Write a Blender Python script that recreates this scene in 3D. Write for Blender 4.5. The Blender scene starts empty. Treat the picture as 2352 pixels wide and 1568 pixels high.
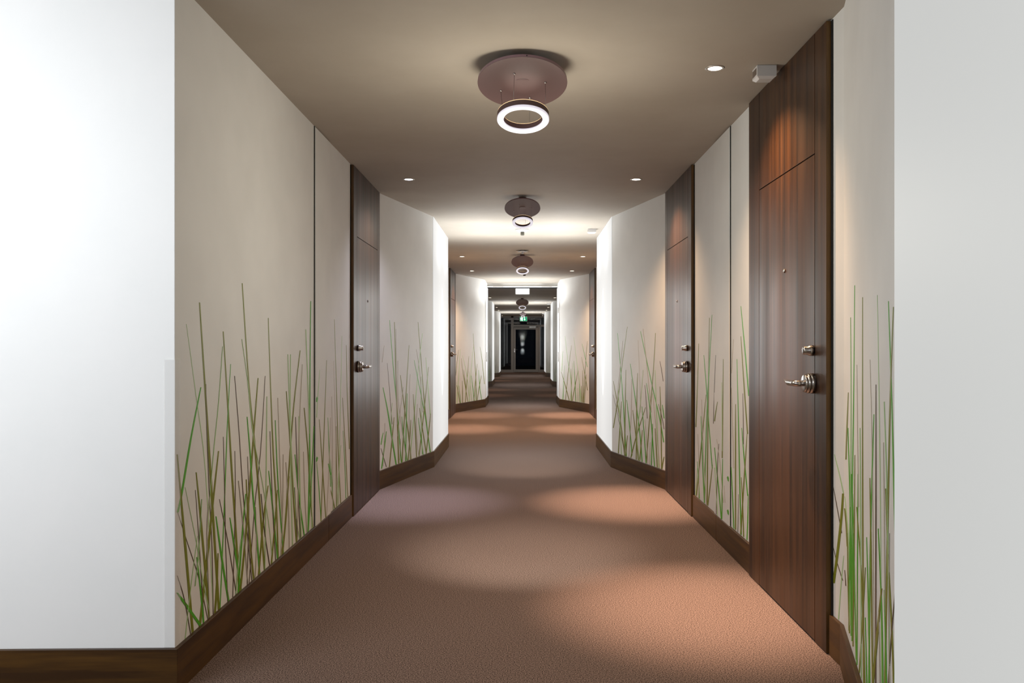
import bpy, math, random
from mathutils import Vector, Matrix
random.seed(7)
S = bpy.context.scene
COL = S.collection
PI = math.pi

# ------------------------------------------------------------------ camera, world, light, exposure
F = 1950.0; VX = 1200.0; VY = 792.0            # focal length and vanishing point of the corridor (2352x1568 frame)
EYE = 1.278; CEIL = 2.624; W = 1.28; NW = 0.94; DX = 1.257; BT = 0.165
cam = bpy.data.cameras.new('camera'); camo = bpy.data.objects.new('camera', cam); COL.objects.link(camo)
cam.sensor_width = 36; cam.lens = F / 2352 * 36
cam.shift_x = -(VX - 1176) / 2352; cam.shift_y = (VY - 784) / 2352
camo.location = (0, 0, EYE); camo.rotation_euler = (PI / 2, 0, 0)
cam.clip_start = 0.05; cam.clip_end = 200
S.camera = camo
S.view_settings.view_transform = 'Standard'; S.view_settings.look = 'None'
S.view_settings.gamma = 1; S.view_settings.use_curve_mapping = False
S.view_settings.exposure = 0.0
wd = bpy.data.worlds.new('night'); S.world = wd; wd.use_nodes = True
wd.node_tree.nodes['Background'].inputs[0].default_value = (0.10, 0.14, 0.22, 1)
wd.node_tree.nodes['Background'].inputs[1].default_value = 0.01

def light(name, kind, loc, power, color, aim=None, parent=None, **kw):
    l = bpy.data.lights.new(name, kind); l.energy = power; l.color = color
    for k, v in kw.items(): setattr(l, k, v)
    o = bpy.data.objects.new(name, l); COL.objects.link(o)
    if parent: o.parent = parent
    o.location = loc
    if aim is not None:
        o.rotation_euler = (Vector(aim) - Vector(loc)).to_track_quat('-Z', 'Y').to_euler()
    return o
# daylight-white ceiling lights of the lift lobby, left of and behind the camera
light('lobby_light', 'AREA', (-2.9, 0.9, 2.2), 80, (0.93, 0.97, 1.0), (-2.4, 3.1, 1.1), shape='RECTANGLE', size=2.2, size_y=0.8)
light('lobby_light', 'AREA', (-1.2, -1.0, 2.5), 11, (0.95, 0.98, 1.0), (1.0, 1.6, 1.2), shape='RECTANGLE', size=1.0, size_y=0.8)

# ------------------------------------------------------------------ materials
def mat(name, col, rough=0.5, metal=0.0, spec=0.5, emit=None, es=1.0, coat=0.0, trans=0.0):
    m = bpy.data.materials.new(name); m.use_nodes = True
    b = m.node_tree.nodes['Principled BSDF']
    b.inputs['Base Color'].default_value = (*col, 1); b.inputs['Roughness'].default_value = rough
    b.inputs['Metallic'].default_value = metal; b.inputs['Specular IOR Level'].default_value = spec
    b.inputs['Coat Weight'].default_value = coat; b.inputs['Coat Roughness'].default_value = 0.2
    b.inputs['Transmission Weight'].default_value = trans
    if emit: b.inputs['Emission Color'].default_value = (*emit, 1); b.inputs['Emission Strength'].default_value = es
    return m
def nodes(m): return m.node_tree.nodes, m.node_tree.links, m.node_tree.nodes['Principled BSDF']
def noise_mix(m, c1, c2, scale, vec=(1, 1, 1), detail=4, lo=0.35, hi=0.65, bump=0.0, dist=0.002, rough=0.6):
    n, l, b = nodes(m)
    tc = n.new('ShaderNodeTexCoord'); mp = n.new('ShaderNodeMapping'); mp.inputs['Scale'].default_value = vec
    nz = n.new('ShaderNodeTexNoise'); nz.inputs['Scale'].default_value = scale; nz.inputs['Detail'].default_value = detail
    nz.inputs['Roughness'].default_value = rough
    cr = n.new('ShaderNodeValToRGB')
    cr.color_ramp.elements[0].position = lo; cr.color_ramp.elements[0].color = (*c1, 1)
    cr.color_ramp.elements[1].position = hi; cr.color_ramp.elements[1].color = (*c2, 1)
    l.new(tc.outputs['Object'], mp.inputs[0]); l.new(mp.outputs[0], nz.inputs['Vector'])
    l.new(nz.outputs['Fac'], cr.inputs[0]); l.new(cr.outputs[0], b.inputs['Base Color'])
    if bump:
        bp = n.new('ShaderNodeBump'); bp.inputs['Strength'].default_value = bump; bp.inputs['Distance'].default_value = dist
        l.new(nz.outputs['Fac'], bp.inputs['Height']); l.new(bp.outputs[0], b.inputs['Normal'])
    return m
M = {}
M['paint'] = noise_mix(mat('wall_paint', (.8, .78, .74), 0.55, spec=0.15), (.655, .645, .62), (.69, .68, .655), 3, detail=2)
M['white_paint'] = noise_mix(mat('white_paint', (.84, .84, .84), 0.5), (.83, .84, .845), (.85, .855, .86), 3)
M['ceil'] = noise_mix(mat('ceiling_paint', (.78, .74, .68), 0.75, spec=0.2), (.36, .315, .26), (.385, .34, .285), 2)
M['carpet'] = noise_mix(mat('carpet', (.2, .14, .12), 0.95, spec=0.1), (.030, .021, .018), (.235, .168, .142), 200, detail=2, lo=0.40, hi=0.60, bump=0.15, dist=0.002, rough=0.75)
def wood(name, c1, c2, vec, rough, coat=0.0):
    m = mat(name, c1, rough, spec=0.4, coat=coat)
    noise_mix(m, c1, c2, 1.0, vec, detail=5, lo=0.38, hi=0.62, bump=0.02, dist=0.0006, rough=0.65)
    n, l, b = nodes(m)
    tc = n.new('ShaderNodeTexCoord'); mp = n.new('ShaderNodeMapping'); mp.inputs['Scale'].default_value = [v * .35 for v in vec]
    nz = n.new('ShaderNodeTexNoise'); nz.inputs['Scale'].default_value = 1.0; nz.inputs['Detail'].default_value = 3
    mr = n.new('ShaderNodeMapRange'); mr.inputs[1].default_value = 0.35; mr.inputs[2].default_value = 0.65
    mr.inputs[3].default_value = rough - .02; mr.inputs[4].default_value = rough + .08
    l.new(tc.outputs['Object'], mp.inputs[0]); l.new(mp.outputs[0], nz.inputs['Vector']); l.new(nz.outputs['Fac'], mr.inputs[0]); l.new(mr.outputs[0], b.inputs['Roughness'])
    return m
M['door'] = wood('walnut_door_veneer', (.016, .0062, .0022), (.056, .022, .0066), (22, 22, 0.5), 0.38)
M['door2'] = wood('walnut_frame_edge', (.07, .034, .009), (.12, .060, .015), (30, 30, 3), 0.4)
M['base'] = wood('walnut_baseboard', (.034, .0140, .0028), (.082, .037, .0055), (1.2, 1.2, 22), 0.38)
M['black'] = mat('shadow_gap_black', (.004, .004, .004), 0.8)
M['chrome'] = mat('brushed_chrome', (.46, .435, .42), 0.24, metal=1)
M['steel'] = mat('dark_steel', (.28, .27, .26), 0.3, metal=1)
M['mauve'] = mat('mauve_lacquer', (.085, .046, .045), 0.5, spec=0.5)
M['mauve_rim'] = mat('mauve_rim', (.21, .13, .15), 0.35)
M['ring_glow'] = mat('lamp_diffuser', (.4, .4, .42), 0.4, emit=(.93, .88, 1.0), es=0.62)
M['gold_glow'] = mat('warm_glow_strip', (.8, .6, .35), 0.4, emit=(1.0, .70, .38), es=0.9)
M['lens_w'] = mat('halogen_lens_warm', (1, 1, 1), 0.3, emit=(1.0, .86, .70), es=9)
M['lens_c'] = mat('halogen_lens_cool', (1, 1, 1), 0.3, emit=(.86, .86, 1.0), es=9)
M['trim'] = mat('downlight_trim', (.55, .52, .48), 0.3, metal=0.8)
M['plastic'] = mat('white_plastic', (.5, .48, .46), 0.4)
M['dark_plastic'] = mat('dark_sensor_plastic', (.09, .085, .06), 0.4)
M['alu'] = mat('grey_aluminium', (.30, .28, .26), 0.45, metal=0.3)
M['alu_light'] = mat('light_aluminium', (.75, .75, .74), 0.35, metal=0.2)
M['glass'] = mat('window_glass', (.9, .95, 1), 0.0, trans=1.0)
M['glass'].node_tree.nodes['Principled BSDF'].inputs['IOR'].default_value = 1.12
M['side_glass'] = mat('side_window_glass', (.9, .95, 1), 0.0, trans=1.0)
M['guard'] = mat('clear_corner_guard', (.93, .93, .93), 0.1)
M['guard'].node_tree.nodes['Principled BSDF'].inputs['Alpha'].default_value = 0.22
M['exit_green'] = mat('exit_green', (.0, .2, .08), 0.5, emit=(.0, .27, .11), es=1.0)
M['exit_white'] = mat('exit_white', (.9, 1, .95), 0.5, emit=(.70, 1.0, .86), es=1.0)
M['sign_white'] = mat('lit_sign_face', (1, 1, 1), 0.5, emit=(.9, 1.0, .97), es=1.1)
M['terrace'] = noise_mix(mat('dark_terrace', (.03, .03, .03), 0.7), (.02, .02, .022), (.04, .04, .04), 5)
GR = {'O': (.17, .19, .012), 'G': (.075, .34, .015), 'L': (.36, .53, .25), 'D': (.10, .07, .04), 'P': (.42, .38, .30)}
for k, c in GR.items(): M['g' + k] = mat('grass_print_' + {'O': 'olive', 'G': 'green', 'L': 'light', 'D': 'brown', 'P': 'pale'}[k], c, 0.5, spec=0.3)

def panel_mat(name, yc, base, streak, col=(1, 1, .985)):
    # milky diffuser; glow and streak of a tube behind are painted into its emission
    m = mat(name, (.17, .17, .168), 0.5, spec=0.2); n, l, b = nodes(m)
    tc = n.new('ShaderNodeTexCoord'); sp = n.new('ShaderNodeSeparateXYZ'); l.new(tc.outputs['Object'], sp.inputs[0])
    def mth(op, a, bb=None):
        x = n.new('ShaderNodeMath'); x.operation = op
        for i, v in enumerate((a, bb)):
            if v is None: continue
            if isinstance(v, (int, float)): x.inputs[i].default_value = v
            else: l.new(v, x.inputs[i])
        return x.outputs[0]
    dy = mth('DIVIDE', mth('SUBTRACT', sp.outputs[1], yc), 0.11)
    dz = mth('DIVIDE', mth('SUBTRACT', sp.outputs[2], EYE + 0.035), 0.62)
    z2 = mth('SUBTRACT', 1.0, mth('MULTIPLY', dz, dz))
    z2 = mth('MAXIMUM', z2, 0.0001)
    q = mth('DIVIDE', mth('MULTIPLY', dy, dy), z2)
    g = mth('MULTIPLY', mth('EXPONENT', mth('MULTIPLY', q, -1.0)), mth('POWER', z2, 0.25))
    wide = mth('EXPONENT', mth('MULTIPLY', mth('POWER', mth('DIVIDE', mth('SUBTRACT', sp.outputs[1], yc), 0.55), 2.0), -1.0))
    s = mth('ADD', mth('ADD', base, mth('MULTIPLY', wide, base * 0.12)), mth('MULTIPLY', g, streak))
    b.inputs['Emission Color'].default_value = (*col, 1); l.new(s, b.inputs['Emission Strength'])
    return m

# ------------------------------------------------------------------ mesh helpers
class MB:
    def __init__(s): s.v = []; s.f = []; s.m = []; s.smooth = []
    def add(s, vs, fs, mi=0, smooth=False):
        o = len(s.v); s.v += [tuple(v) for v in vs]
        for f in fs: s.f.append(tuple(i + o for i in f)); s.m.append(mi); s.smooth.append(smooth)
        return s
    def box(s, a, b, mi=0):
        (x0, y0, z0), (x1, y1, z1) = [tuple(map(f, a, b)) for f in (min, max)]
        v = [(x0, y0, z0), (x1, y0, z0), (x1, y1, z0), (x0, y1, z0), (x0, y0, z1), (x1, y0, z1), (x1, y1, z1), (x0, y1, z1)]
        return s.add(v, [(3, 2, 1, 0), (4, 5, 6, 7), (0, 1, 5, 4), (1, 2, 6, 5), (2, 3, 7, 6), (3, 0, 4, 7)], mi)
    def lathe(s, prof, mat4=None, n=48, mi=0, smooth=True, close=False):
        # prof: list of (r, z) revolved about z
        vs = []; fs = []; k = len(prof)
        for i in range(n):
            a = 2 * PI * i / n
            for r, z in prof: vs.append(Vector((r * math.cos(a), r * math.sin(a), z)))
        if mat4: vs = [mat4 @ v for v in vs]
        for i in range(n):
            j = (i + 1) % n
            for q in range(k if close else k - 1):
                w = (q + 1) % k
                fs.append((i * k + q, j * k + q, j * k + w, i * k + w))
        o = s.add(vs, fs, mi, smooth)
        if not close:
            for q, flip in ((0, True), (k - 1, False)):
                if prof[q][0] > 1e-6:
                    ring = [i * k + q for i in range(n)]
                    s.f.append(tuple(x + len(s.v) - len(vs) for x in (ring[::-1] if flip else ring))); s.m.append(mi); s.smooth.append(False)
        return s
    def tube(s, pts, r, n=10, mi=0):
        pts = [Vector(p) for p in pts]; rings = []
        rr = r if isinstance(r, (list, tuple)) else [r] * len(pts)
        vs = []; fs = []
        for i, p in enumerate(pts):
            d = (pts[min(i + 1, len(pts) - 1)] - pts[max(i - 1, 0)]).normalized()
            u = d.cross(Vector((0, 0, 1)))
            if u.length < 1e-3: u = Vector((1, 0, 0))
            u.normalize(); w = d.cross(u)
            for k in range(n):
                a = 2 * PI * k / n; vs.append(p + (u * math.cos(a) + w * math.sin(a)) * rr[i])
        for i in range(len(pts) - 1):
            for k in range(n):
                fs.append((i * n + k, i * n + (k + 1) % n, (i + 1) * n + (k + 1) % n, (i + 1) * n + k))
        s.add(vs, fs, mi, True)
        o = len(s.v) - len(vs)
        s.f.append(tuple(o + k for k in range(n))[::-1]); s.m.append(mi); s.smooth.append(False)
        s.f.append(tuple(o + (len(pts) - 1) * n + k for k in range(n))); s.m.append(mi); s.smooth.append(False)
        return s
    def prism(s, pts, off, mi=0):
        # planar polygon pts (3D) extruded by vector off
        n = len(pts); a = [Vector(p) for p in pts]; b = [p + Vector(off) for p in a]
        return s.add(a + b, [tuple(range(n))[::-1], tuple(range(n, 2 * n))] + [(i, (i + 1) % n, n + (i + 1) % n, n + i) for i in range(n)], mi)
    def build(s, name, mats, parent=None, loc=(0, 0, 0), bevel=0.0):
        me = bpy.data.meshes.new(name); loc = Vector(loc)
        me.from_pydata([tuple(Vector(v) - loc) for v in s.v], [], s.f)
        for m in (mats if isinstance(mats, list) else [mats]): me.materials.append(m)
        for p, mi, sm in zip(me.polygons, s.m, s.smooth): p.material_index = mi; p.use_smooth = sm
        me.update()
        import bmesh
        bm = bmesh.new(); bm.from_mesh(me); bmesh.ops.recalc_face_normals(bm, faces=bm.faces); bm.to_mesh(me); bm.free()
        o = bpy.data.objects.new(name, me); COL.objects.link(o)
        if parent: o.parent = parent; o.location = loc - Vector(WORLD.get(parent.name, (0, 0, 0)))
        else: o.location = loc
        WORLD[o.name] = tuple(loc)
        if bevel:
            md = o.modifiers.new('bevel', 'BEVEL'); md.width = bevel; md.segments = 2; md.limit_method = 'ANGLE'
        return o
WORLD = {}
def empty(name, loc, label=None, cat=None, group=None, kind=None):
    o = bpy.data.objects.new(name, None); COL.objects.link(o); o.location = loc; WORLD[o.name] = tuple(loc)
    o.empty_display_size = 0.1
    tag(o, label, cat, group, kind); return o
def tag(o, label=None, cat=None, group=None, kind=None):
    if label: o['label'] = label
    if cat: o['category'] = cat
    if group: o['group'] = group
    if kind: o['kind'] = kind
    return o
def offset_line(pts, t):
    # offset a 2D polyline to its left by t, mitred
    P = [Vector(p) for p in pts]; out = []
    for i, p in enumerate(P):
        ns = []
        if i > 0: d = (P[i] - P[i - 1]).normalized(); ns.append(Vector((-d.y, d.x)))
        if i < len(P) - 1: d = (P[i + 1] - P[i]).normalized(); ns.append(Vector((-d.y, d.x)))
        if len(ns) == 1: out.append(p + ns[0] * t)
        else:
            m = (ns[0] + ns[1]).normalized(); out.append(p + m * (t / max(0.3, m.dot(ns[0]))))
    return out
def run(mb, pts, t, z0, z1, mi=0):
    # solid strip along a polyline: face on the line, thickness t to its left
    o = offset_line(pts, t); n = len(pts)
    vs = [(p[0], p[1], z) for z in (z0, z1) for p in pts] + [(p.x, p.y, z) for z in (z0, z1) for p in o]
    fs = []
    for i in range(n - 1):
        a, b, c, d = i, i + 1, n + i + 1, n + i; e, f, g, h = 2 * n + i, 2 * n + i + 1, 3 * n + i + 1, 3 * n + i
        fs += [(a, b, c, d), (f, e, h, g), (d, c, g, h), (b, a, e, f)]
    fs += [(0, n, 3 * n, 2 * n), (n - 1, 2 * n - 1, 4 * n - 1, 3 * n - 1)]
    return mb.add(vs, fs, mi)

# ------------------------------------------------------------------ setting
END = 39.6
fl = MB().box((-5.2, -1.8, -0.1), (1.7, END + 0.15, 0)).build('floor', M['carpet']); tag(fl, 'brown flecked carpet floor of the corridor', kind='structure')
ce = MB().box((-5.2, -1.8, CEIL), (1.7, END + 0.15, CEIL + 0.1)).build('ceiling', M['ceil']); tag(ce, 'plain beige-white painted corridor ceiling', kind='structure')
RIGHT = [(NW, -1.7), (NW, 2.136), (W, 3.38), (W, 7.48), (NW, 8.9), (NW, 10.68), (W, 11.93), (W, 16.02), (0.775, 17.5), (0.765, 18.95), (1.28, 18.96)]
RIGHT2 = [(W, 19.15), (W, 24.9), (NW, 26.2), (NW, 28.2), (W, 29.4), (W, 33.0), (NW, 34.3), (NW, 36.5), (W, 37.7), (W, END + 0.1)]
def mir(p): return [(-x, y) for x, y in p]
def rwall(pts): return pts[::-1]
# walls: thickness outward. Right-hand line walked from far to near has its left on the +x side
mb = MB(); run(mb, RIGHT, -0.12, 0, CEIL); run(mb, RIGHT2, -0.12, 0, CEIL)
wr = mb.build('wall_right', M['paint']); tag(wr, 'off-white zigzag right corridor wall', kind='structure')
LEFT = mir(RIGHT); LEFT = [(-W, 3.126)] + LEFT[3:]
mb = MB(); run(mb, LEFT, 0.12, 0, CEIL); run(mb, mir(RIGHT2), 0.12, 0, CEIL)
wl = mb.build('wall_left', M['paint']); tag(wl, 'off-white zigzag left corridor wall', kind='structure')
mb = MB(); run(mb, [(-5.15, 3.045), (-W - 0.001, 3.125)], 0.115, 0, CEIL)
wf = mb.build('wall_front', M['white_paint']); tag(wf, 'bright white lobby wall facing the camera at left', kind='structure')
mb = MB().box((-5.2, -1.8, 0), (1.06, -1.7, CEIL)); wb = mb.build('wall_back', M['white_paint']); tag(wb, kind='structure')
mb = MB().box((-5.25, -1.7, 0), (-5.15, 3.1, CEIL)); ws = mb.build('wall_side', M['white_paint']); tag(ws, kind='structure')

def baseboard(side, pts, right, z1=BT):
    mb = MB(); run(mb, pts, 0.016 if right else -0.016, 0, z1)
    o = mb.build('baseboard_' + side, M['base'], bevel=0.002); tag(o, kind='structure'); return o
baseboard('right', [(NW, -1.6), (NW, 2.136), (W, 3.38), (W, 3.50)], True)
baseboard('right', [(W, 4.715), (W, 5.545)], True); baseboard('right', [(W, 5.549), (W, 6.30)], True)
baseboard('left', [(-W, 5.549), (-W, 6.30)], False)
o = MB(); run(o, [(-5.1, 3.046), (-W, 3.126), (-W, 5.545)], -0.016, 0, BT); o = o.build('baseboard_front', M['base'], bevel=0.002); tag(o, kind='structure')
for sd, right in (('right', True), ('left', False)):
    f = (lambda p: p) if right else mir
    baseboard(sd, f([(W, 7.485), (NW, 8.9), (NW, 10.68), (W, 11.93), (W, 14.79)]), right)
    baseboard(sd, f([(W, 16.0), (0.775, 17.5)]), right)
    baseboard(sd, f([(0.775, 17.52), (0.765, 18.93)]), right)
    baseboard(sd, f([(W, 19.2), (W, 24.9), (NW, 26.2), (NW, 28.2), (W, 29.4), (W, 33.0), (NW, 34.3), (NW, 36.5), (W, 37.7), (W, END - 0.05)]), right)

# ------------------------------------------------------------------ backlit panels on the narrow wall faces
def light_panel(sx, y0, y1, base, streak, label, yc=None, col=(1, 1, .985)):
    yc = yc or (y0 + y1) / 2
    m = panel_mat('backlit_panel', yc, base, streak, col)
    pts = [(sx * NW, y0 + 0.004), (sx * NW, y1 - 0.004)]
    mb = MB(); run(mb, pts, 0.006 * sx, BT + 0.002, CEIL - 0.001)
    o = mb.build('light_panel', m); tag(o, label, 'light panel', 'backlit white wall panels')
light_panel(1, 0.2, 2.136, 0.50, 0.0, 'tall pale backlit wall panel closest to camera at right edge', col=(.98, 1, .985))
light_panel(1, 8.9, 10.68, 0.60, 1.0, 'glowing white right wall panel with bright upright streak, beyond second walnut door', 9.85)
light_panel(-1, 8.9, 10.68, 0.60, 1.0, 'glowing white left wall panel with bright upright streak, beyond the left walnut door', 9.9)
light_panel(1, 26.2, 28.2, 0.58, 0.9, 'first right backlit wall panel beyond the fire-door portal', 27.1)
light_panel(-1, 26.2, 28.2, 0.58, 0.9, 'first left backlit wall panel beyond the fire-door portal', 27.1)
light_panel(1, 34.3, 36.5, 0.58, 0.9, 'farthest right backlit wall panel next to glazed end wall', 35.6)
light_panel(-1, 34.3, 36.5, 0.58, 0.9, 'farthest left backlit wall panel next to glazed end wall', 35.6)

# ------------------------------------------------------------------ walnut doors
def make_door(n, sx, y0, y1, l0, l1, label):
    """door set proud of the wall: y0..y1 overall, leaf l0..l1 (l0 nearer the camera)"""
    r = empty('door_%d' % n, (sx * W, (y0 + y1) / 2, 0), label, kind='structure'); g = 0.003
    X0, X1 = DX, W + 0.01; top = CEIL - 0.006; TZ = 2.10
    def B(name, ya, yb, za, zb, m, xa=X0, xb=X1, bev=0.0006):
        return MB().box((sx * xa, ya, za), (sx * xb, yb, zb)).build(name, m, r, bevel=bev)
    B('frame_stile', l1 + g, y1, 0.003, top, M['door'])
    B('frame_stile', y0, l0 - g, 0.003, top, M['door'])
    B('leaf', l0 + g, l1 - g, 0.008, TZ - g, M['door'])
    B('transom_panel', l0 + g, l1 - g, TZ + g, top, M['door'])
    e = B('backing', l0 - 0.01, l1 + 0.01, 0.002, top, M['black'], DX + 0.012, X1 - .003, 0)
    B('shadow_gap', y0 - 0.020, y0 - 0.0012, BT - 0.03 if y0 > 5 or sx > 0 else BT, top, M['black'], W - 0.0035, W + 0.01, 0)
    B('edge_strip', y0 - 0.0012, y0 - 0.0001, 0.003, top, M['door2'], X0 + .0008, W - 0.004, 0)
    # lock, handle, viewer near the closer edge
    yk = l0 + 0.022; zh = 1.112
    def T(y, z): return Matrix.Translation((sx * DX, y, z)) @ Matrix.Rotation(-sx * PI / 2, 4, 'Y')   # local z points into the corridor
    h = MB().lathe([(0.044, 0), (0.044, 0.012), (0.0425, 0.015), (0.0385, 0.016), (0.0385, 0.019), (0.0425, 0.020), (0.043, 0.026), (0.040, 0.030), (0.036, 0.031), (0.036, 0.033), (0.039, 0.034), (0.038, 0.040), (0.033, 0.042), (0.0, 0.042)], T(yk, zh)).build('handle_rosette', M['chrome'], r)
    xx = sx * (DX - 0.076)
    lv = MB().tube([(sx * (DX - 0.040), yk, zh), (sx * (DX - 0.068), yk, zh), (xx, yk + 0.006, zh), (xx, yk + 0.02, zh), (xx, yk + 0.095, zh)], 0.0130, 16)
    # scooped tip: the upper half of the tube runs on and thins out
    for k in range(12):
        pass
    vs = []; fs = []; m_ = 8; seg = 6
    for i in range(seg + 1):
        t = i / seg; yy = yk + 0.094 + 0.055 * t; ang = PI * (0.5 - 0.36 * t)
        for k in range(m_ + 1):
            a = PI / 2 - ang + 2 * ang * k / m_
            vs.append((xx + 0.0125 * math.cos(a), yy, zh + 0.0125 * math.sin(a)))
        for k in range(m_ + 1):
            a = PI / 2 - ang + 2 * ang * k / m_
            vs.append((xx + 0.0095 * math.cos(a), yy, zh + 0.0095 * math.sin(a)))
    q = 2 * (m_ + 1)
    for i in range(seg):
        for k in range(m_):
            fs.append((i * q + k, i * q + k + 1, (i + 1) * q + k + 1, (i + 1) * q + k))
            fs.append((i * q + m_ + 1 + k, (i + 1) * q + m_ + 1 + k, (i + 1) * q + m_ + 2 + k, i * q + m_ + 2 + k))
    lv.add(vs, fs, 0, True)
    lv.build('lever', M['chrome'], h)
    d = MB().lathe([(0.023, 0), (0.023, 0.010), (0.0215, 0.020), (0.018, 0.024), (0.018, 0.040), (0.0165, 0.043), (0, 0.043)], T(yk, 1.254)).build('deadbolt', M['chrome'], r)
    c = Vector((sx * (DX - 0.0432), yk, 1.254))
    MB().box(c + Vector((-.0006, -.002, -.007)), c + Vector((.0006, .002, .007))).build('key_slot', M['black'], d)
    v = MB().lathe([(0.010, 0), (0.010, 0.004), (0.007, 0.006), (0.005, 0.0065), (0.0045, 0.004), (0, 0.004)], T((l0 + l1) / 2 - 0.01, 1.633), 24).build('peephole', M['chrome'], r)
    return r
make_door(1, 1, 3.514, 4.712, 3.65, 4.51, 'large dark walnut door nearest the camera on the right')
make_door(2, 1, 6.325, 7.478, 6.452, 7.36, 'second walnut door on the right wall')
make_door(3, -1, 6.325, 7.478, 6.452, 7.36, 'walnut door on the left wall')
make_door(4, 1, 14.80, 16.0, 14.93, 15.86, 'distant walnut door on the right')
make_door(5, -1, 14.80, 16.0, 14.93, 15.86, 'distant walnut door on the left')

# white flush access panels with a dark near edge
PX = W - 0.009
def access_panel(sx, label):
    r = empty('access_panel', (sx * W, 5.42, 0.16), label, 'access panel', 'white access panels in the corridor walls')
    MB().box((sx * PX, 5.222, BT - 0.012), (sx * (W + 0.012), 5.63, CEIL - 0.008)).build('panel_board', M['paint'], r, bevel=0.0015)
    MB().box((sx * (W - 0.004), 5.210, BT + 0.002), (sx * (W + 0.012), 5.2215, CEIL - 0.002)).build('edge_gap', M['black'], r)
    # little green bud stubs of the printed grass at the panel edge
    return r
apL = access_panel(-1, 'narrow white hinged access panel in the left wall before the walnut door')
apR = access_panel(1, 'narrow white hinged access panel in the right wall between two walnut doors')

# ------------------------------------------------------------------ grass murals
def hit(px, py, A, B):
    """photo coordinate -> point on the upright wall plane through plan points A, B"""
    dx = (px - VX) / F
    ex, ey = B[0] - A[0], B[1] - A[1]
    # A + s*e = t*(dx,1)
    det = ex * (-1) + ey * dx
    t = (ex * (-A[1]) + ey * A[0]) / det
    return Vector((t * dx, t, EYE + (VY - py) * t / F))
def smooth(pts, k=4):
    if len(pts) < 3: return pts
    P = [pts[0]] + list(pts) + [pts[-1]]; out = []
    for i in range(1, len(P) - 2):
        for j in range(k):
            t = j / k
            out.append(tuple(0.5 * ((2 * P[i][c]) + (-P[i - 1][c] + P[i + 1][c]) * t + (2 * P[i - 1][c] - 5 * P[i][c] + 4 * P[i + 1][c] - P[i + 2][c]) * t * t + (-P[i - 1][c] + 3 * P[i][c] - 3 * P[i + 1][c] + P[i + 2][c]) * t ** 3) for c in range(2)))
    out.append(pts[-1]); return out
KEYS = 'OGLDP'
def mural(parent, name, A, B, ox, oy, sc, text, label, zmin=BT + 0.001, off=0.0008, skip=None):
    """thin printed blades lying on the wall face A-B (plan points, near to far)"""
    A = Vector(A); B = Vector(B); e = (B - A).normalized(); L = (B - A).length
    nrm = Vector((-e.y, e.x)); nrm = nrm if nrm.dot(Vector((-A.x, 0))) > 0 else -nrm      # towards the corridor axis
    A2 = A + nrm * off; B2 = B + nrm * off
    mb = MB(); count = 0
    for item in text.split(';'):
        tok = item.split()
        if not tok: continue
        c = tok[0][0]; w = float(tok[0][1:]); pts = [tuple(map(float, p.split(','))) for p in tok[1:]]
        pts = smooth(pts); n = len(pts); rows = []
        for i, (x, y) in enumerate(pts):
            px = ox + x / sc; py = oy + y / sc; ww = w * 1.05 * (0.45 + 0.55 * min(1, i / max(1, n - 1) * 2.2)) / 2
            a = hit(px - ww, py, A2, B2); b = hit(px + ww, py, A2, B2)
            m = (a + b) / 2
            s_ = (Vector((m.x, m.y)) - A2).dot(e)
            if s_ < 0.001 or s_ > L - 0.001: continue
            if m.z < zmin:
                if rows:
                    pa, pb = rows[-1]; f_ = (pa.z - zmin) / max(1e-6, pa.z - a.z)
                    rows.append((pa.lerp(a, f_), pb.lerp(b, f_)))
                break
            rows.append((a, b))
        if len(rows) < 2: continue
        lift = Vector((nrm.x, nrm.y, 0)) * (0.00004 * count); count += 1
        vs = []; th = Vector((nrm.x, nrm.y, 0)) * 0.0006 + lift
        for a, b in rows: vs += [a + lift - th, b + lift - th, b + lift, a + lift]
        fs = []
        for i in range(len(rows) - 1):
            q = 4 * i
            for k in range(4): fs.append((q + k, q + (k + 1) % 4, q + 4 + (k + 1) % 4, q + 4 + k))
        fs += [(0, 1, 2, 3), tuple(4 * (len(rows) - 1) + k for k in (3, 2, 1, 0))]
        mb.add(vs, fs, KEYS.index(c))
    o = mb.build(name, [M['g' + k] for k in KEYS], parent); o['label'] = label
    return o
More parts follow.
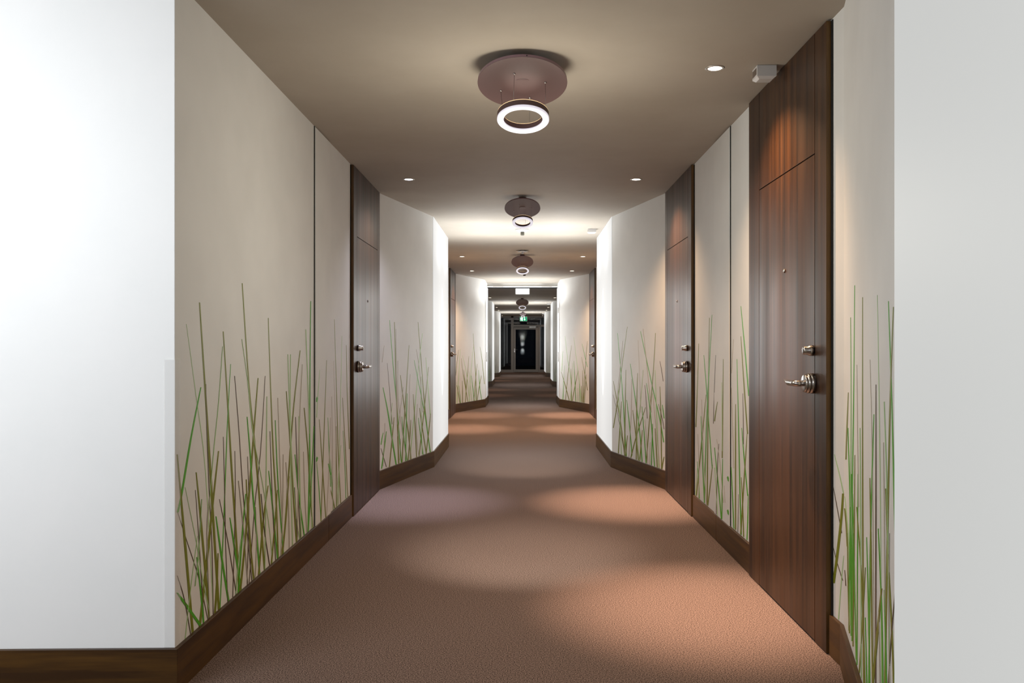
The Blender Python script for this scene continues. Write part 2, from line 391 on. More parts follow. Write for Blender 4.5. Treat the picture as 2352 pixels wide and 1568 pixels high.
LA = """L1.5 113,205 150,480 185,760 215,1290;O5 163,123 195,620 212,900 237,1300;O4.2 253,233 272,540 285,760 298,950 314,1225;O4 325,50 350,430 370,640 390,860 403,1050 412,1160;
O3 424,182 433,450 443,700 455,900 462,1105;G2 281,357 270,560 262,760 255,950 240,1300;G4 168,445 130,640 95,850 80,920;D1.6 80,920 115,1030 160,1170 195,1330;D1.6 187,433 190,600 200,850 210,1050 215,1330;
O5 235,687 215,870 195,1060 180,1200 162,1370;O4.4 150,768 165,920 180,1090 202,1340;O5.2 78,700 100,950 120,1180 138,1390;D1.6 147,835 160,1020 170,1180 180,1350;L1.6 108,825 150,1030 170,1150 206,1330;
G3 152,1090 165,1200 179,1350;G7 78,1225 110,1270 168,1352;D1.6 78,1160 105,1250 131,1395;L1.5 155,1010 130,1200 107,1410;G4 225,935 245,1080 274,1265;G3.6 278,940 295,1050 322,1225;D1.5 238,870 270,1030 304,1240;
O4 233,1075 228,1200 220,1320;D1.3 253,633 258,850 262,1050 270,1270;D1.5 296,402 313,620 328,850 345,1010 362,1190;D1.2 297,687 298,900 288,1260;O3.6 340,795 345,900 355,1040 370,1190;D1.2 345,708 350,900 343,1200;
O3.6 385,410 370,600 355,800 335,1040 316,1230;D1.2 412,402 395,680 372,900 350,1200;G3 343,557 355,700 365,850 380,1010 392,1170;G2.6 338,850 325,1000 308,1240;L1.2 323,262 345,420 365,620 400,800 430,1000 440,1130;
L1.2 250,290 235,500 215,700 190,1000;O3 423,818 405,950 386,1170;G2.5 425,762 440,900 460,1110;O2.5 458,835 450,950 435,1120;P1.2 460,485 470,800 482,1090;D1.2 430,612 440,900 452,1110;G1.8 450,570 460,800 482,1090;
O2.5 503,783 490,950 476,1090;O2.5 492,460 510,700 520,880 532,1050;O2.5 545,305 520,520 502,760 485,1000 470,1100;L1.5 498,320 505,560 510,800 516,1060;L1.5 508,320 508,600 525,900 545,1030;G2.2 525,700 540,860 562,1020;
D1.2 523,825 530,950 536,1040;D1.2 527,558 535,800 546,1030;L1.5 540,555 543,800 549,1030;P1.2 553,358 540,640 534,1040;P1.2 557,690 562,850 571,1010;O2.2 560,523 575,700 583,850 594,1000;L1.5 566,225 575,450 583,700 590,1000;
G1.6 585,118 582,420 580,700 574,1010;G1.5 598,560 590,750 574,1010;P1.2 480,700 478,900 470,1100;L1.2 418,480 415,800 410,1140;P1.2 375,900 378,1050 372,1190;D1.2 396,850 410,1000 430,1130;L1.3 320,1020 310,1100 300,1230;
P1.2 200,860 190,1000 200,1330;L1.3 170,870 160,1050 145,1200;P1.2 310,800 330,1000 345,1190;P1.3 490,730 500,900 503,1060"""
LP = """L1.5 620,378 612,480 608,560;G1.8 608,730 618,850 625,960;O2 618,567 630,750 643,950;O1.7 646,342 635,640 624,960;O1.8 675,187 683,450 690,700 700,900"""
LQ = """O1.8 675,187 683,450 690,700 700,900;L1.2 704,250 697,550 690,905;P1 672,345 680,600 690,910;O1.5 720,285 725,500 732,680;O1.6 706,485 718,700 727,880;O2.2 660,830 668,865 679,915;G1.4 650,560 665,800 672,925;
O1.4 682,593 682,750 683,915;L1.4 700,665 690,800 684,915;G1.2 708,610 715,750 720,890;P1 665,480 668,800 670,920"""
LPB = LP + """;G1.4 650,560 656,700 662,850;P1.2 662,520 655,740 645,945;G2.2 652,735 656,755 661,778"""
LB = """G2 127,127 158,520 185,800 205,1060 226,1320;O2.6 168,143 178,500 190,900 204,1330;O2 290,337 268,700 248,1000 231,1330;O2 365,143 390,450 420,830 450,1100 470,1245;L1.8 402,237 370,520 340,850 315,1100 298,1290;
G1.8 333,462 370,650 420,900 450,1100 468,1245;L1.6 430,440 450,700 468,920;O1.8 453,520 425,800 400,1030 373,1275;G2.8 72,690 110,880 145,1100 184,1350;D1 108,487 130,750 148,1000;O2 165,940 150,1100 125,1360;
O2.2 218,588 250,850 285,1080 307,1300;G1.8 275,740 268,950 261,1310;O1.8 325,747 340,1000 354,1285;G1.7 230,935 245,1100 277,1310;O1.8 305,962 298,1100 282,1310;O1.8 377,862 400,1020 436,1255;G1.5 368,945 385,1080 410,1265;
O1.8 470,910 455,1060 431,1255;G2.2 100,1058 85,1180 60,1370;G1.6 73,1070 63,1120 56,1170;D1.2 55,1200 75,1270 100,1355;P1 300,580 290,900 300,1300;P1 197,467 200,800 240,1100 270,1300;P1 243,685 215,900 195,1100;
P.9 180,200 184,700 190,1000;P.9 350,370 380,560 405,900;P.9 82,340 65,480;L.9 150,820 140,950 150,1200;P1 88,990 80,1200 72,1350;P1 220,1120 212,1300;L1 390,600 392,900 400,1250;P1 360,830 350,1050 372,1270"""
RB = """O1.8 367,182 320,530 290,790 250,1030;G1.8 285,235 310,520 335,850 350,1130 362,1290;O1.9 250,637 285,830 320,1050 347,1270;D.9 248,750 290,930 310,1050 350,1270;G2 478,220 530,470 590,740 640,960 672,1150;
O2 603,235 590,480 570,750 550,1000 524,1345;P1 457,295 470,600 480,900;O1.9 355,542 350,850 344,1280;G2 392,492 430,760 470,1050 492,1320;O2 453,570 445,900 442,1310;G1.9 527,655 560,900 597,1365;L1.8 600,545 610,850 632,1385;
O2 640,683 648,900 655,1385;G1.8 362,795 385,1000 407,1260;O1.8 413,880 435,1060 462,1320;O2.1 520,857 440,1110 392,1300;G1.8 490,850 510,1100 525,1325;O2 493,1047 482,1180 470,1325;O2 368,1092 360,1180 352,1290;
O1.8 318,808 305,1030 292,1260;L1.5 290,690 305,950 319,1270;O2 600,1033 610,1200 619,1375;G1.8 580,995 575,1150 568,1360;G1.7 660,835 668,890 675,950;D1 628,830 660,950 675,1040;D1 515,670 525,800 535,950;D1 640,470 655,550 668,640;
O2 676,1270 667,1310 655,1390;P.9 500,200 540,600 570,900;P.9 330,300 300,600 270,900;P1 405,620 400,900 380,1280;P1 580,740 600,950 640,1370;L1 500,545 480,800 450,1100 470,1300;P1 515,960 530,1150 540,1330;P1 560,1150 555,1345"""
RD1 = """O2.5 175,125 170,500 165,900 162,1250;G2 190,108 175,400 160,700 145,1230;O2 113,275 103,600 97,760;G2 143,342 160,560 165,640;O2.2 156,572 130,850 97,1190;G2 127,697 135,950 148,1230;D1.2 212,342 205,500 198,740;
O2 193,980 180,1100 162,1250;G1.5 105,960 113,1080 118,1200;L1.3 105,1000 98,1100 96,1180;P1.2 130,600 140,900 160,1230;P1.2 108,800 115,1000 112,1190;G1.6 165,640 178,820 192,1000"""
RD2 = """O2.4 222,613 208,700 197,800;O2.2 193,825 193,900 192,990;G2.2 197,800 215,980 232,1150 247,1325;O2.4 256,365 252,700 250,940;G2.2 252,945 250,1100 247,1330;L1.3 247,500 250,900;D1.4 230,857 222,1000 214,1310;
G1.6 170,1030 180,1140 192,1280;D1.2 212,342 205,500 198,740;P1.2 218,830 240,1000 256,1200;G1.5 192,1110 198,1290;P1 262,1100 266,1200;L1.2 190,700 200,900 225,1300"""
RD3 = """O2.6 358,233 378,540 397,800;G2.4 358,58 385,350 404,580;G2.4 335,365 345,760 352,1100 362,1440;O2.6 327,627 327,900 327,1390;G2.2 363,765 378,950 398,1160;O2.4 395,790 378,1050 354,1440;O2.2 360,1052 368,1200 376,1450;
G2 300,960 309,1150 319,1380;G2 290,780 294,900 300,1120;O2 292,1115 289,1200 285,1340;D1.3 370,565 372,700 373,860;G2.2 401,1150 398,1300 392,1460;P1.3 315,250 300,520 295,760;P1.2 298,400 305,600 318,1000;D1 345,1150 340,1400"""
RE1 = """L2 60,700 80,780 95,850;D1.6 55,820 70,900 88,1000;D1.6 55,1050 70,1110 92,1180;O5.5 100,700 90,900 75,1050 57,1190;L2 98,1060 85,1200 75,1340"""
RE2 = """G2.6 137,58 133,500 128,850 124,1390;O3 167,103 167,700 169,1200 172,1600;L1.6 223,95 230,500 235,900 240,1700;G3 265,118 278,500 288,900 294,1180 289,1700;O3.4 284,140 272,500 262,1000 250,1700;P1.6 195,340 202,600 208,1100 212,1700;
P1.5 145,360 148,600 152,900;D2.6 218,435 218,900 217,1700;O2.6 113,465 108,600 104,720;G2.6 210,548 200,900 195,1200 190,1700;O4.6 99,905 106,960 111,1050;L2 100,860 115,1050 120,1350;O2.2 138,703 135,1100 131,1430;
G2 130,850 136,1150 143,1480;G2 150,775 148,1100 146,1500;O2.6 195,790 200,1100 207,1700;G2.2 183,1015 190,1300 197,1700;G2.4 227,982 240,1300 247,1700;O2.8 255,830 265,1100 280,1400 290,1700;P1.5 247,655 250,900 254,1400;
O2.2 178,1130 168,1320 155,1530;O4.6 240,1210 222,1400 203,1620;G2.4 250,1215 255,1400 260,1700;O2.2 145,900 165,1200 178,1650;D1.6 295,1180 275,1420 258,1700;D1.6 100,1140 104,1200;G2 125,775 120,1000 116,1370;G1.8 112,600 120,900 125,1380;
L1.6 158,600 160,900 163,1550;O2 110,1000 113,1200 118,1380;L1.5 250,500 262,900 270,1500;P1.5 230,1300 235,1600;G1.8 178,1320 186,1650;L1.4 122,180 124,500 122,900;P1.4 270,1000 268,1300 272,1700;G2 133,1000 130,1250 128,1410"""
LF = """O1.4 373,478 390,750 408,1050 417,1350;O1.1 463,650 490,830 520,1130;O1.3 320,770 305,960 285,1200 271,1390;O1.3 222,800 245,1000 280,1200 309,1380;O1.1 187,690 165,860 150,1020;L1.1 207,680 190,1000 165,1400;O1.2 252,945 270,1090 285,1200;
O1.4 235,1085 237,1220 238,1390;O1.5 165,1145 185,1260 206,1390;G1.2 350,1020 370,1180 391,1370;O1.3 480,1020 455,1150 423,1360;G1.1 445,950 460,1180 487,1350;L1 375,650 345,1000 319,1380;O1.1 425,870 405,1080 381,1370;L1 235,760 290,1000 330,1380;L1 160,1100 165,1390;G1.2 190,1150 215,1390;L1 410,1150 400,1350;L1 320,970 360,1380"""
RF = """L1.2 145,478 175,750 215,1000 226,1280;O1.1 222,590 185,900 148,1260;L1.2 250,490 285,780 325,1100 347,1300;G1.1 350,570 380,710 412,850;O1.2 414,540 395,760 363,1300;O1.3 343,730 385,950 415,1130;O1.4 98,905 150,1080 203,1280;
O1.4 303,895 265,1080 228,1280;G1.2 252,775 265,1050 277,1290;O1.2 215,870 220,1080 223,1280;O1.3 343,1075 345,1190 346,1300;O1.2 400,940 388,1110 374,1300;O1.2 355,890 360,1100 361,1300;L1 120,660 112,780 105,900;G1.1 320,1050 323,1160 326,1300;L1 140,830 115,1260;L1.1 240,800 210,1280;G1 130,1000 120,1260;L1 300,1100 300,1280"""
lab = 'printed green and olive grass blades on the wall'
mural(wl, 'grass_print', (-W, 3.126), (-W, 5.208), 360, 620, 1.654, LA, lab)
mural(apL, 'grass_print', (-PX, 5.224), (-PX, 5.628), 360, 620, 1.654, LPB, 'printed grass blades on the panel')
mural(wl, 'grass_print', (-W, 5.632), (-W, 6.318), 360, 620, 1.654, LQ, lab)
mural(wl, 'grass_print', (-W, 7.48), (-NW, 8.9), 860, 700, 3.645, LB, lab)
mural(wr, 'grass_print', (W, 7.48), (NW, 8.9), 1340, 700, 3.645, RB, lab)
mural(wr, 'grass_print', (W, 5.632), (W, 6.318), 1560, 680, 2.53, RD1, lab)
mural(apR, 'grass_print', (PX, 5.224), (PX, 5.628), 1560, 680, 2.53, RD2, 'printed grass blades on the panel')
mural(wr, 'grass_print', (W, 4.72), (W, 5.208), 1560, 680, 2.53, RD3, lab)
mural(wr, 'grass_print', (W, 3.38), (W, 3.506), 1880, 620, 1.655, RE1, lab)
mural(wr, 'grass_print', (NW, 2.136), (W, 3.38), 1880, 620, 1.655, RE2, lab)
mural(wl, 'grass_print', (-W, 16.02), (-0.775, 17.5), 1020, 680, 5.6, LF, lab)
mural(wr, 'grass_print', (W, 16.02), (0.775, 17.5), 1270, 680, 5.227, RF, lab)
# small leaf buds at the access panel edges
for par, sx, spots in ((apL, -1, ((729, 918), (729, 1055))), (apR, 1, ((1667, 1097), (1666, 1172)))):
    for px, py in spots:
        mb = MB(); p = hit(px, py, (sx * (PX - 0.001), 5.2), (sx * (PX - 0.001), 5.7))
        y0 = 5.226; z = p.z
        mb.prism([(sx * (PX - 0.0012), y0, z + 0.012), (sx * (PX - 0.0012), y0 + 0.022, z + 0.020), (sx * (PX - 0.0012), y0 + 0.050, z + 0.008), (sx * (PX - 0.0012), y0 + 0.030, z - 0.010), (sx * (PX - 0.0012), y0, z - 0.012)], (sx * 0.001, 0, 0))
        mb.build('printed_leaf', M['gG'], par)
def random_mural(parent, A, B, n, hmax, seed):
    rnd = random.Random(seed); A = Vector(A); B = Vector(B); e = (B - A).normalized(); L = (B - A).length
    nrm = Vector((-e.y, e.x)); nrm = nrm if nrm.dot(Vector((-A.x, 0))) > 0 else -nrm
    mb = MB()
    for i in range(n):
        s0 = rnd.uniform(0.02, L - 0.02); h = rnd.uniform(0.25, hmax) ** 1.0; s1 = min(L - 0.01, max(0.01, s0 + rnd.gauss(0, 0.13) * h))
        w = rnd.choice((0.004, 0.006, 0.009)); rows = []
        for k in range(4):
            t = k / 3; s_ = s0 + (s1 - s0) * t ** 1.3; ww = w * (1 - 0.6 * t)
            c = A + e * s_ + nrm * 0.0015; a = c - e * ww / 2; b = c + e * ww / 2; z = BT + h * t
            rows.append((Vector((a.x, a.y, z)), Vector((b.x, b.y, z))))
        vs = []; th = Vector((nrm.x, nrm.y, 0)) * 0.001; fs = []
        for a, b in rows: vs += [a - th, b - th, b, a]
        for k in range(3):
            q = 4 * k
            for j in range(4): fs.append((q + j, q + (j + 1) % 4, q + 4 + (j + 1) % 4, q + 4 + j))
        mb.add(vs, fs, rnd.choice((0, 0, 1, 1, 2, 3)))
    mb.build('grass_print', [M['g' + k] for k in KEYS], parent)['label'] = lab
for sx, par in ((1, wr), (-1, wl)):
    random_mural(par, (sx * W, 24.9), (sx * NW, 26.2), 40, 1.25, 3 + sx)
    random_mural(par, (sx * W, 33.0), (sx * NW, 34.3), 40, 1.25, 9 + sx)
    random_mural(par, (sx * W, 12.0), (sx * W, 14.78), 60, 1.2, 19 + sx)
    random_mural(par, (sx * W, 19.5), (sx * W, 24.85), 90, 1.2, 29 + sx)
    random_mural(par, (sx * W, 29.5), (sx * W, 32.9), 60, 1.2, 39 + sx)

# ------------------------------------------------------------------ ring pendants under tilted round canopies
def pendant(px_x, px_y, px_w, label, power, spot=0, view=32.6):
    elev = math.atan((VY - px_y) / F); tilt = math.radians(view) - elev
    D = 0.4
    for _ in range(20):                                   # size and distance that give the photographed disc under this ceiling
        zc = CEIL - 0.014 - D / 2 * math.sin(tilt) - 0.022
        d = (zc - EYE) * F / (VY - px_y); D = px_w * d / F
    R = D / 2; k = D / 0.43
    r = empty('pendant_lamp', ((px_x - VX) * d / F, d, CEIL), label, 'pendant lamp', 'ring pendant lamps down the middle of the ceiling')
    o = Vector((((px_x - VX) * d / F), d, zc)); WORLD[r.name] = tuple(Vector((o.x, o.y, CEIL)))
    T = Matrix.Translation(o) @ Matrix.Rotation(-tilt, 4, 'X')
    th = 0.016 * k
    can = MB().lathe([(0, 0), (R, 0), (R, 0.0015)], T, 72, 0, False).lathe([(R, 0.0005), (R * 0.992, th), (0, th)], T, 72, 1, False)
    can = can.build('canopy', [M['mauve'], M['mauve_rim']], r)
    sc_ = T @ Vector((0.02 * k, -R * 0.985, th * 0.55))
    MB().lathe([(0.0028 * k, 0), (0.0028 * k, 0.004 * k)], Matrix.Translation(sc_) @ Matrix.Rotation(PI / 2, 4, 'X'), 12).build('screw', M['black'], can)
    stem = MB().lathe([(0.05 * k, th), (0.05 * k, th + 0.002)], T, 24)
    top = CEIL - 0.0005
    cpt = T @ Vector((0, 0, th * 0.5))
    MB().lathe([(0.045 * k, 0), (0.045 * k, top - cpt.z)], Matrix.Translation(cpt), 32).build('ceiling_mount', M['mauve'], r)
    gap = 0.141 * k; ro = R * 0.575; ri = ro * 0.77; bh = 0.030 * k
    c = o + Vector((0.003 * k, 0, -gap)); TR = Matrix.Translation(c) @ Matrix.Rotation(-tilt, 4, 'X')
    body = MB().lathe([(ri, -0.003 * k), (ro, -0.003 * k), (ro, -bh), (ri, -bh)], TR, 72, 0, True, close=True).build('ring_body', M['mauve'], r)
    for p in body.data.polygons: p.use_smooth = False
    MB().lathe([(ri + .001, 0), (ro - .0005, 0), (ro - .0005, -0.0032 * k), (ri + .001, -0.0032 * k)], TR, 72, 0, True, close=True).build('glow_strip', M['gold_glow'], r)
    q = 0.0135 * k; prof = [(ri - .001, -bh + .001), (ri - 0.002 * k, -bh - q * .55), (ri + 0.006 * k, -bh - q), (ro - 0.006 * k, -bh - q), (ro + 0.001 * k, -bh - q * .55), (ro + .0005, -bh + .001)]
    MB().lathe(prof, TR, 72, 0, True, close=True).build('diffuser', M['ring_glow'], r)
    for ax, ay in ((-.46, -.27), (-.166, .377), (.48, .05), (.16, -.557)):
        ax *= 1.06; ay *= 1.02
        nrm_ = math.hypot(ax, ay); f_ = (ro + ri) / 2 / (R * nrm_)
        a = T @ Vector((ax * R, -ay * R, -0.0005)); b = TR @ Vector((ax * R * f_, -ay * R * f_, -0.001))
        cb = MB().tube([a, b], 0.0007 * k + 0.0002, 6).build('cable', M['steel'], r)
        MB().lathe([(0.0055 * k, 0.0), (0.0055 * k, -0.003 * k), (0.002 * k, -0.006 * k), (0, -0.006 * k)], T @ Matrix.Translation((ax * R, -ay * R, 0)), 16).build('cable_anchor', M['chrome'], cb)
    lc = Vector((0, 0, -0.75))
    light('lamp_glow', 'POINT', (0, 0.0, lc.z), power, (1.0, .95, .82), parent=r, shadow_soft_size=0.24, specular_factor=0.1)
    if spot:
        sp = light('lamp_beam', 'SPOT', (0, 0.02, lc.z + .03), spot, (1.0, .92, .80), aim=(0, 1.12, -CEIL), parent=r, shadow_soft_size=0.04, spot_size=math.radians(46), spot_blend=0.9)
    return r
pendant(1200, 192, 206, 'nearest and largest mauve ring lamp hanging from a round canopy', 28, 230)
pendant(1200, 479, 82, 'second mauve ring lamp from the camera, before the white smoke detector', 4, 130)
pendant(1199.8, 602, 50.5, 'third ring lamp in front of the fire-door portal', 5, 0)
pendant(1199.6, 695, 29, 'fourth ring lamp, first seen under the portal header', 4, 0)
pendant(1201, 721.3, 14.4, 'smallest farthest ring lamp above the green exit sign', 5, 0)

# ------------------------------------------------------------------ recessed downlights
def downlight(x, y, label, cool=False, power=850, wide=120, size=0.034):
    r = empty('recessed_downlight', (x, y, CEIL), label, 'downlight', 'recessed ceiling downlights')
    T = Matrix.Translation((x, y, CEIL))
    MB().lathe([(size, -0.0002), (size, -0.003), (size * 1.3, -0.003), (size * 1.42, -0.0002)], T, 40, 0, True).build('trim_ring', M['trim'], r)
    MB().lathe([(0, -0.0015), (size * 0.99, -0.0015), (size * .99, -0.0002), (0, -0.0002)], T, 32, 0, False).build('lens', M['lens_c' if cool else 'lens_w'], r)
    col = (.80, .78, 1.0) if cool else (1.0, .66, .46)
    light('beam', 'SPOT', (0, 0, -0.02), power, col, aim=(0, 0, -1), parent=r, shadow_soft_size=0.02, spot_size=math.radians(42), spot_blend=1.0)
    light('spill', 'SPOT', (0, 0, -0.02), wide, (.85, .83, 1.0) if cool else (1.0, .62, .34), aim=(0, 0, -1), parent=r, shadow_soft_size=0.02, spot_size=math.radians(122), spot_blend=0.8)
downlight(0.936, 4.13, 'bright downlight beside the ceiling box above nearest walnut door')
downlight(0.924, 6.9, 'right downlight of the pair before the second ring lamp')
downlight(-0.924, 6.9, 'cool white left downlight of the pair before the second ring lamp', cool=True, power=330, wide=50)
downlight(0.92, 12.93, 'right downlight of the pair just before the third ring lamp', power=640)
downlight(-0.92, 12.93, 'left downlight of the pair just before the third ring lamp', power=480)
downlight(0.9, 15.44, 'right downlight above the distant right walnut door', power=640)
downlight(-0.92, 15.44, 'left downlight above the distant left walnut door', power=340)
for y, nm, pl, pr in ((21.5, 'nearest pair beyond the portal', 90, 70), (24.2, 'pair just before the fourth ring lamp', 90, 50), (30.4, 'pair behind the fourth ring lamp', 90, 40), (32.9, 'pair before the farthest ring lamp', 90, 40), (38.9, 'pair next to the glazed end wall', 40, 40)):
    for sx, s in ((-1, 'left'), (1, 'right')):
        downlight(sx * 0.925, y, '%s downlight of the %s' % (s, nm), power=pl if sx < 0 else pr, wide=12, size=0.04)

# ------------------------------------------------------------------ ceiling boxes (motion sensors)
def ceiling_box(x0, x1, y, hgt, dep, label):
    r = empty('ceiling_sensor', ((x0 + x1) / 2, y, CEIL), label, 'ceiling sensor', 'white ceiling sensor boxes along right side')
    c = 0.014
    za = CEIL - 0.004; zb = CEIL - hgt
    mb = MB().prism([(x0, y, za), (x0, y + dep, za), (x1, y + dep, za), (x1, y, za)], (0, 0, 0.003))
    v = [(x0, y, za), (x1, y, za), (x1, y + dep, za), (x0, y + dep, za), (x0, y, zb + c * .8), (x1, y, zb + c * .8), (x1, y + dep, zb + c * .8), (x0, y + dep, zb + c * .8),
         (x0 + c, y + c, zb), (x1 - c, y + c, zb), (x1 - c, y + dep - c, zb), (x0 + c, y + dep - c, zb)]
    mb.add(v, [(0, 1, 5, 4), (1, 2, 6, 5), (2, 3, 7, 6), (3, 0, 4, 7), (4, 5, 9, 8), (5, 6, 10, 9), (6, 7, 11, 10), (7, 4, 8, 11), (8, 9, 10, 11), (3, 2, 1, 0)])
    mb.build('housing', M['plastic'], r, bevel=0.001)
    MB().box((x0 - 0.0015, y + 0.008, zb + 0.020), (x0 + 0.0005, y + dep - 0.008, za - 0.008)).build('lens_window', M['chrome'], r)
ceiling_box(1.128, 1.222, 4.08, 0.064, 0.085, 'white box on the ceiling beside nearest walnut door')
ceiling_box(0.76, 0.855, 9.83, 0.05, 0.085, 'small white box on the bright ceiling beside the right glowing panel')
ceiling_box(0.79, 0.90, 27.4, 0.04, 0.085, 'tiny white box on the ceiling beyond the portal, nearer one')
ceiling_box(0.83, 0.93, 36.0, 0.04, 0.085, 'tiny white box on the ceiling near the glazed end wall')

# smoke detectors and the sprinkler plate
def detector(y, x, k, label, body=0.03, drop=0.055):
    r = empty('smoke_detector', (x, y, CEIL), label, 'smoke detector', 'smoke detectors on the ceiling centre line')
    T = Matrix.Translation((x, y, CEIL))
    MB().lathe([(0.062 * k, -0.0002), (0.062 * k, -0.008), (0.045 * k, -0.014), (0.040 * k, -0.028), (0.0, -0.028)], T, 40).build('base_plate', M['plastic'], r)
    MB().lathe([(0.017 * k, -0.0285), (0.017 * k, -drop), (0.012 * k, -drop - 0.006), (0, -drop - 0.006)], T, 24).build('sensor_head', M['dark_plastic'], r)
detector(9.9, 0.0, 1.3, 'white smoke detector with small dark head behind the second ring lamp', drop=0.065)
detector(15.45, 0.035, 1.4, 'smoke detector with dark head below the third ring lamp', drop=0.085)
detector(34.6, 0.01, 1.3, 'tiny smoke detector just before the farthest ring lamp')
r = empty('sprinkler', (0, 12.1, CEIL), 'flat round sprinkler plate with stub above the third ring lamp', 'sprinkler')
T = Matrix.Translation((0, 12.1, CEIL))
MB().lathe([(0.03, -0.0002), (0.03, -0.014), (0.086, -0.015), (0.090, -0.019), (0.03, -0.023), (0, -0.023)], T, 48).build('cover_plate', M['plastic'], r)
MB().lathe([(0.016, -0.0235), (0.016, -0.040), (0.021, -0.042), (0.021, -0.046), (0, -0.046)], T, 24).build('nozzle', M['plastic'], r)

# ------------------------------------------------------------------ portal with header, fire doors, lit sign
hy = 18.62
r = empty('trim_1', (0, hy, CEIL - 0.1), 'white header with black door track across the corridor', kind='structure')
MB().box((-0.80, hy, CEIL - 0.060), (0.80, hy + 0.30, CEIL + 0.01)).build('header', M['paint'], r)
MB().box((-0.80, hy - 0.035, CEIL - 0.084), (0.80, hy + 0.06, CEIL - 0.056)).build('door_rail', M['alu_light'], r, bevel=0.002)
MB().box((-0.79, hy - 0.03, CEIL - 0.104), (0.79, hy + 0.05, CEIL - 0.085)).build('track', M['black'], r)
for sx, n in ((1, 6), (-1, 7)):
    MB().box((sx * 0.64, hy - 0.06, CEIL - 0.082), (sx * 0.42, hy - 0.036, CEIL - 0.060)).build('door_closer', M['plastic'], r, bevel=0.002)
    d = empty('door_%d' % n, (sx * 0.76, 18.2, 0), 'white fire door leaf folded back against the %s side of the portal' % ('right' if sx > 0 else 'left'), kind='structure')
    MB().box((sx * 0.757, 17.62, BT + 0.01), (sx * 0.80, 18.56, CEIL - 0.11)).build('leaf', M['white_paint'], d, bevel=0.002)
    MB().box((sx * 0.742, 17.72, 0.93), (sx * 0.758, 17.80, 1.13)).build('pull_plate', M['plastic'], d, bevel=0.003)
    if sx > 0: MB().box((0.745, 17.75, 1.95), (0.758, 17.86, 2.06)).build('release_box', M['plastic'], d, bevel=0.003)

sy = 18.98
r = empty('hanging_sign', (0, sy, CEIL), 'blank glowing white sign box hanging under the portal header', 'sign')
MB().box((-0.158, sy, 2.405), (0.160, sy + 0.05, 2.60)).build('housing', M['alu'], r, bevel=0.003)
MB().box((-0.148, sy - 0.003, 2.418), (0.150, sy - 0.0003, 2.596)).build('lit_face', M['sign_white'], r)
MB().box((-0.01, sy + 0.02, 2.60), (0.01, sy + 0.03, CEIL - .0005)).build('hanger', M['alu'], r)

# green escape sign near the end
gy = 37.0; kx = gy / F
def gp(px, py): return ((px - VX) * kx, EYE + (VY - py) * kx)
r = empty('exit_sign', (0.045, gy, CEIL), 'green escape route sign with running figure and down arrow, before the glazed end', 'sign')
x0, z0 = gp(1194.2, 737.2); x1, z1 = gp(1210.6, 727.6)
MB().box((x0 - .01, gy, z0 - .01), (x1 + .01, gy + 0.04, z1 + .02)).build('housing', M['plastic'], r, bevel=0.003)
MB().box((x0, gy - 0.003, z0), (x1, gy - 0.0003, z1)).build('green_face', M['exit_green'], r)
MB().box((0.03, gy + .015, z1 + .02), (0.06, gy + .025, CEIL - .0005)).build('hanger', M['plastic'], r)
mb = MB(); yy = gy - 0.005
def poly(pts): mb.prism([(x0 + (x1 - x0) * u, yy, z0 + (z1 - z0) * v) for u, v in pts], (0, 0.0015, 0))
poly([(.62, .90), (.70, .90), (.70, .45), (.80, .45), (.66, .12), (.52, .45), (.62, .45)])          # down arrow
poly([(.26, .08), (.40, .08), (.40, .94), (.26, .94)])                                             # open doorway
poly([(.13, .88), (.19, .88), (.20, .76), (.12, .76)])                                             # head
poly([(.10, .72), (.22, .72), (.20, .44), (.11, .44)])                                             # torso
poly([(.11, .46), (.16, .46), (.10, .24), (.04, .12), (.02, .18), (.07, .28)]); poly([(.15, .46), (.20, .46), (.22, .28), (.20, .08), (.16, .08), (.17, .27)])
poly([(.10, .70), (.12, .60), (.04, .50), (.02, .56)]); poly([(.21, .70), (.20, .60), (.25, .52), (.26, .60)])
mb.build('pictogram', M['exit_white'], r)
light('exit_glow', 'POINT', (0.045 - 0.045, -0.12, -0.05), 0.25, (.4, 1.0, .75), parent=r, shadow_soft_size=0.05)

# ------------------------------------------------------------------ glazed end wall and door
ke = END / F
def ep(px, py): return ((px - VX) * ke, EYE + (VY - py) * ke)
def ebox(mb, xa, xb, ya, yb, d0=0.0, d1=0.06):
    a = ep(xa, ya); b = ep(xb, yb); return mb.box((a[0], END + d0, max(0.0, min(a[1], b[1]))), (b[0], END + d1, min(CEIL, max(a[1], b[1]))))
FL_Y = VY + EYE / ke; CE_Y = VY - (CEIL - EYE) / ke; XL = VX - W / ke; XR = VX + W / ke
r = empty('window_1', (0, END, 0), 'glazed end wall with grey metal frame and dark night panes', kind='structure')
mb = MB()
for a in ((XL, XR, CE_Y, 729.5), (XL, XL + 2, CE_Y, FL_Y), (XR - 2, XR, CE_Y, FL_Y), (1173.7, 1179.6, CE_Y, FL_Y), (1179.6, XR, 745.6, 750.2), (1236.4, 1240.6, 750.2, FL_Y), (XL, 1173.7, 848.6, FL_Y), (1240.6, XR, 848.6, FL_Y)):
    ebox(mb, *a)
mb.build('frame', M['alu'], r)
for i, a in enumerate(((XL + 2, 1173.7, 729.5, 848.6), (1179.6, XR - 2, 729.5, 745.6), (1240.6, XR - 2, 750.2, 848.6))):
    mb = MB(); ebox(mb, *a, 0.025, 0.031); mb.build('pane', M['side_glass'], r)
d = empty('door_8', (0.2, END, 0), 'grey metal framed glass door in the end wall', kind='structure')
mb = MB()
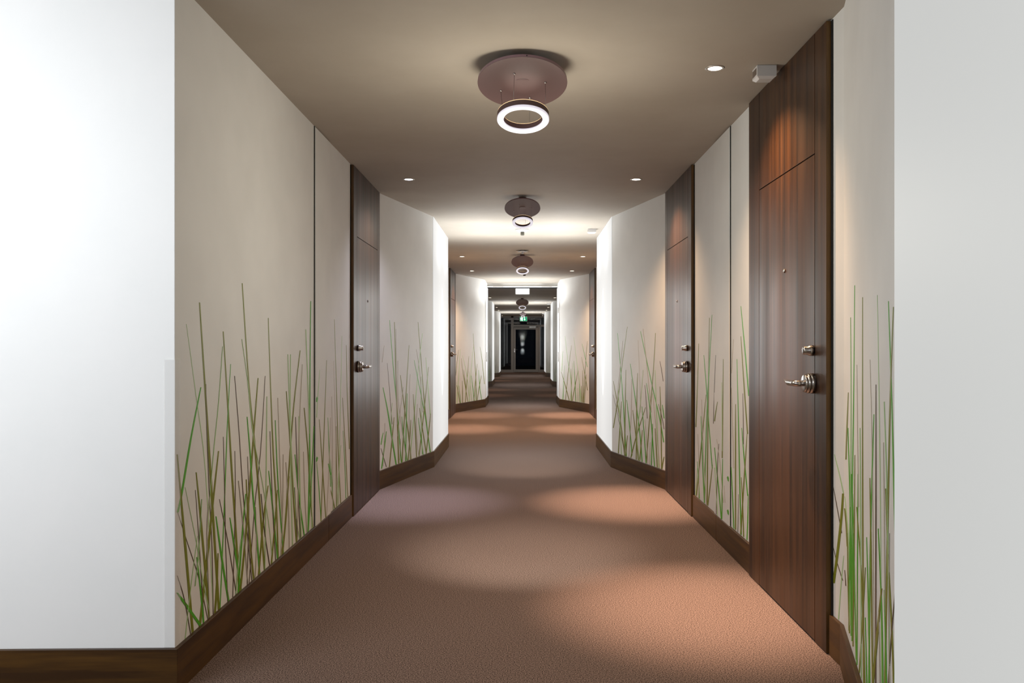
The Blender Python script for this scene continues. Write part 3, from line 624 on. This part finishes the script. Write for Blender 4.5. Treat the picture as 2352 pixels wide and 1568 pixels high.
for a in ((1180.0, 1184.3, 751, FL_Y - .6), (1230.5, 1236.0, 751, FL_Y - .6), (1184.3, 1230.5, 751, 756.6), (1184.3, 1230.5, 848.0, FL_Y - .6)): ebox(mb, *a, -0.012, 0.05)
mb.build('leaf_frame', M['alu'], d, bevel=0.003)
mb = MB(); ebox(mb, 1184.3, 1230.5, 756.6, 848.0, 0.02, 0.026); mb.build('pane', M['glass'], d)
mb = MB(); ebox(mb, 1215.8, 1231.0, 748.6, 753.2, -0.07, -0.013); mb.build('door_closer', M['steel'], d, bevel=0.003)
a = ep(1181.8, 803); mb = MB().tube([(a[0], END - 0.012, a[1]), (a[0], END - 0.06, a[1]), (a[0] + 0.02, END - 0.065, a[1]), (a[0] + 0.13, END - 0.065, a[1])], 0.011, 10).box((a[0] - .018, END - .02, a[1] - .12), (a[0] + .018, END - .0125, a[1] + .05)); mb.build('lever_handle', M['chrome'], d)
t = MB().box((-6, END + 0.16, -0.12), (6, END + 14, -0.02)); t = t.build('ground', M['terrace']); tag(t, kind='structure')

# clear guard on the left wall corner
g = MB()
prof = [(-W - 0.038, 3.1205), (-W + 0.0026, 3.1228), (-W + 0.0026, 3.172), (-W + 0.0005, 3.172), (-W + 0.0005, 3.1247), (-W - 0.038, 3.1224)]
g.prism([(x, y, BT + 0.002) for x, y in prof], (0, 0, 1.222 - BT))
g = g.build('corner_guard', M['guard']); tag(g, 'clear plastic strip guarding the white wall corner at left', 'corner guard')

# ------------------------------------------------------------------ lamps without fittings, added to brighten walls and ceiling of the bays
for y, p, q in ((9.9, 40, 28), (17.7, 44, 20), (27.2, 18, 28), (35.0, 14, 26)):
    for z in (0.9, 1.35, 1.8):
        if p: light('bay_fill', 'POINT', (0, y, z), p / 3, (.95, .98, 1.0), shadow_soft_size=0.12)
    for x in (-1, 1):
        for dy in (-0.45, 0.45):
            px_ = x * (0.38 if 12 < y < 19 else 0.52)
            light('bay_ceiling_fill', 'SPOT', (px_, y + dy, 1.98), q, (.93, .97, 1.0), aim=(px_, y + dy, 3), shadow_soft_size=0.1, spot_size=math.radians(158), spot_blend=0.6)
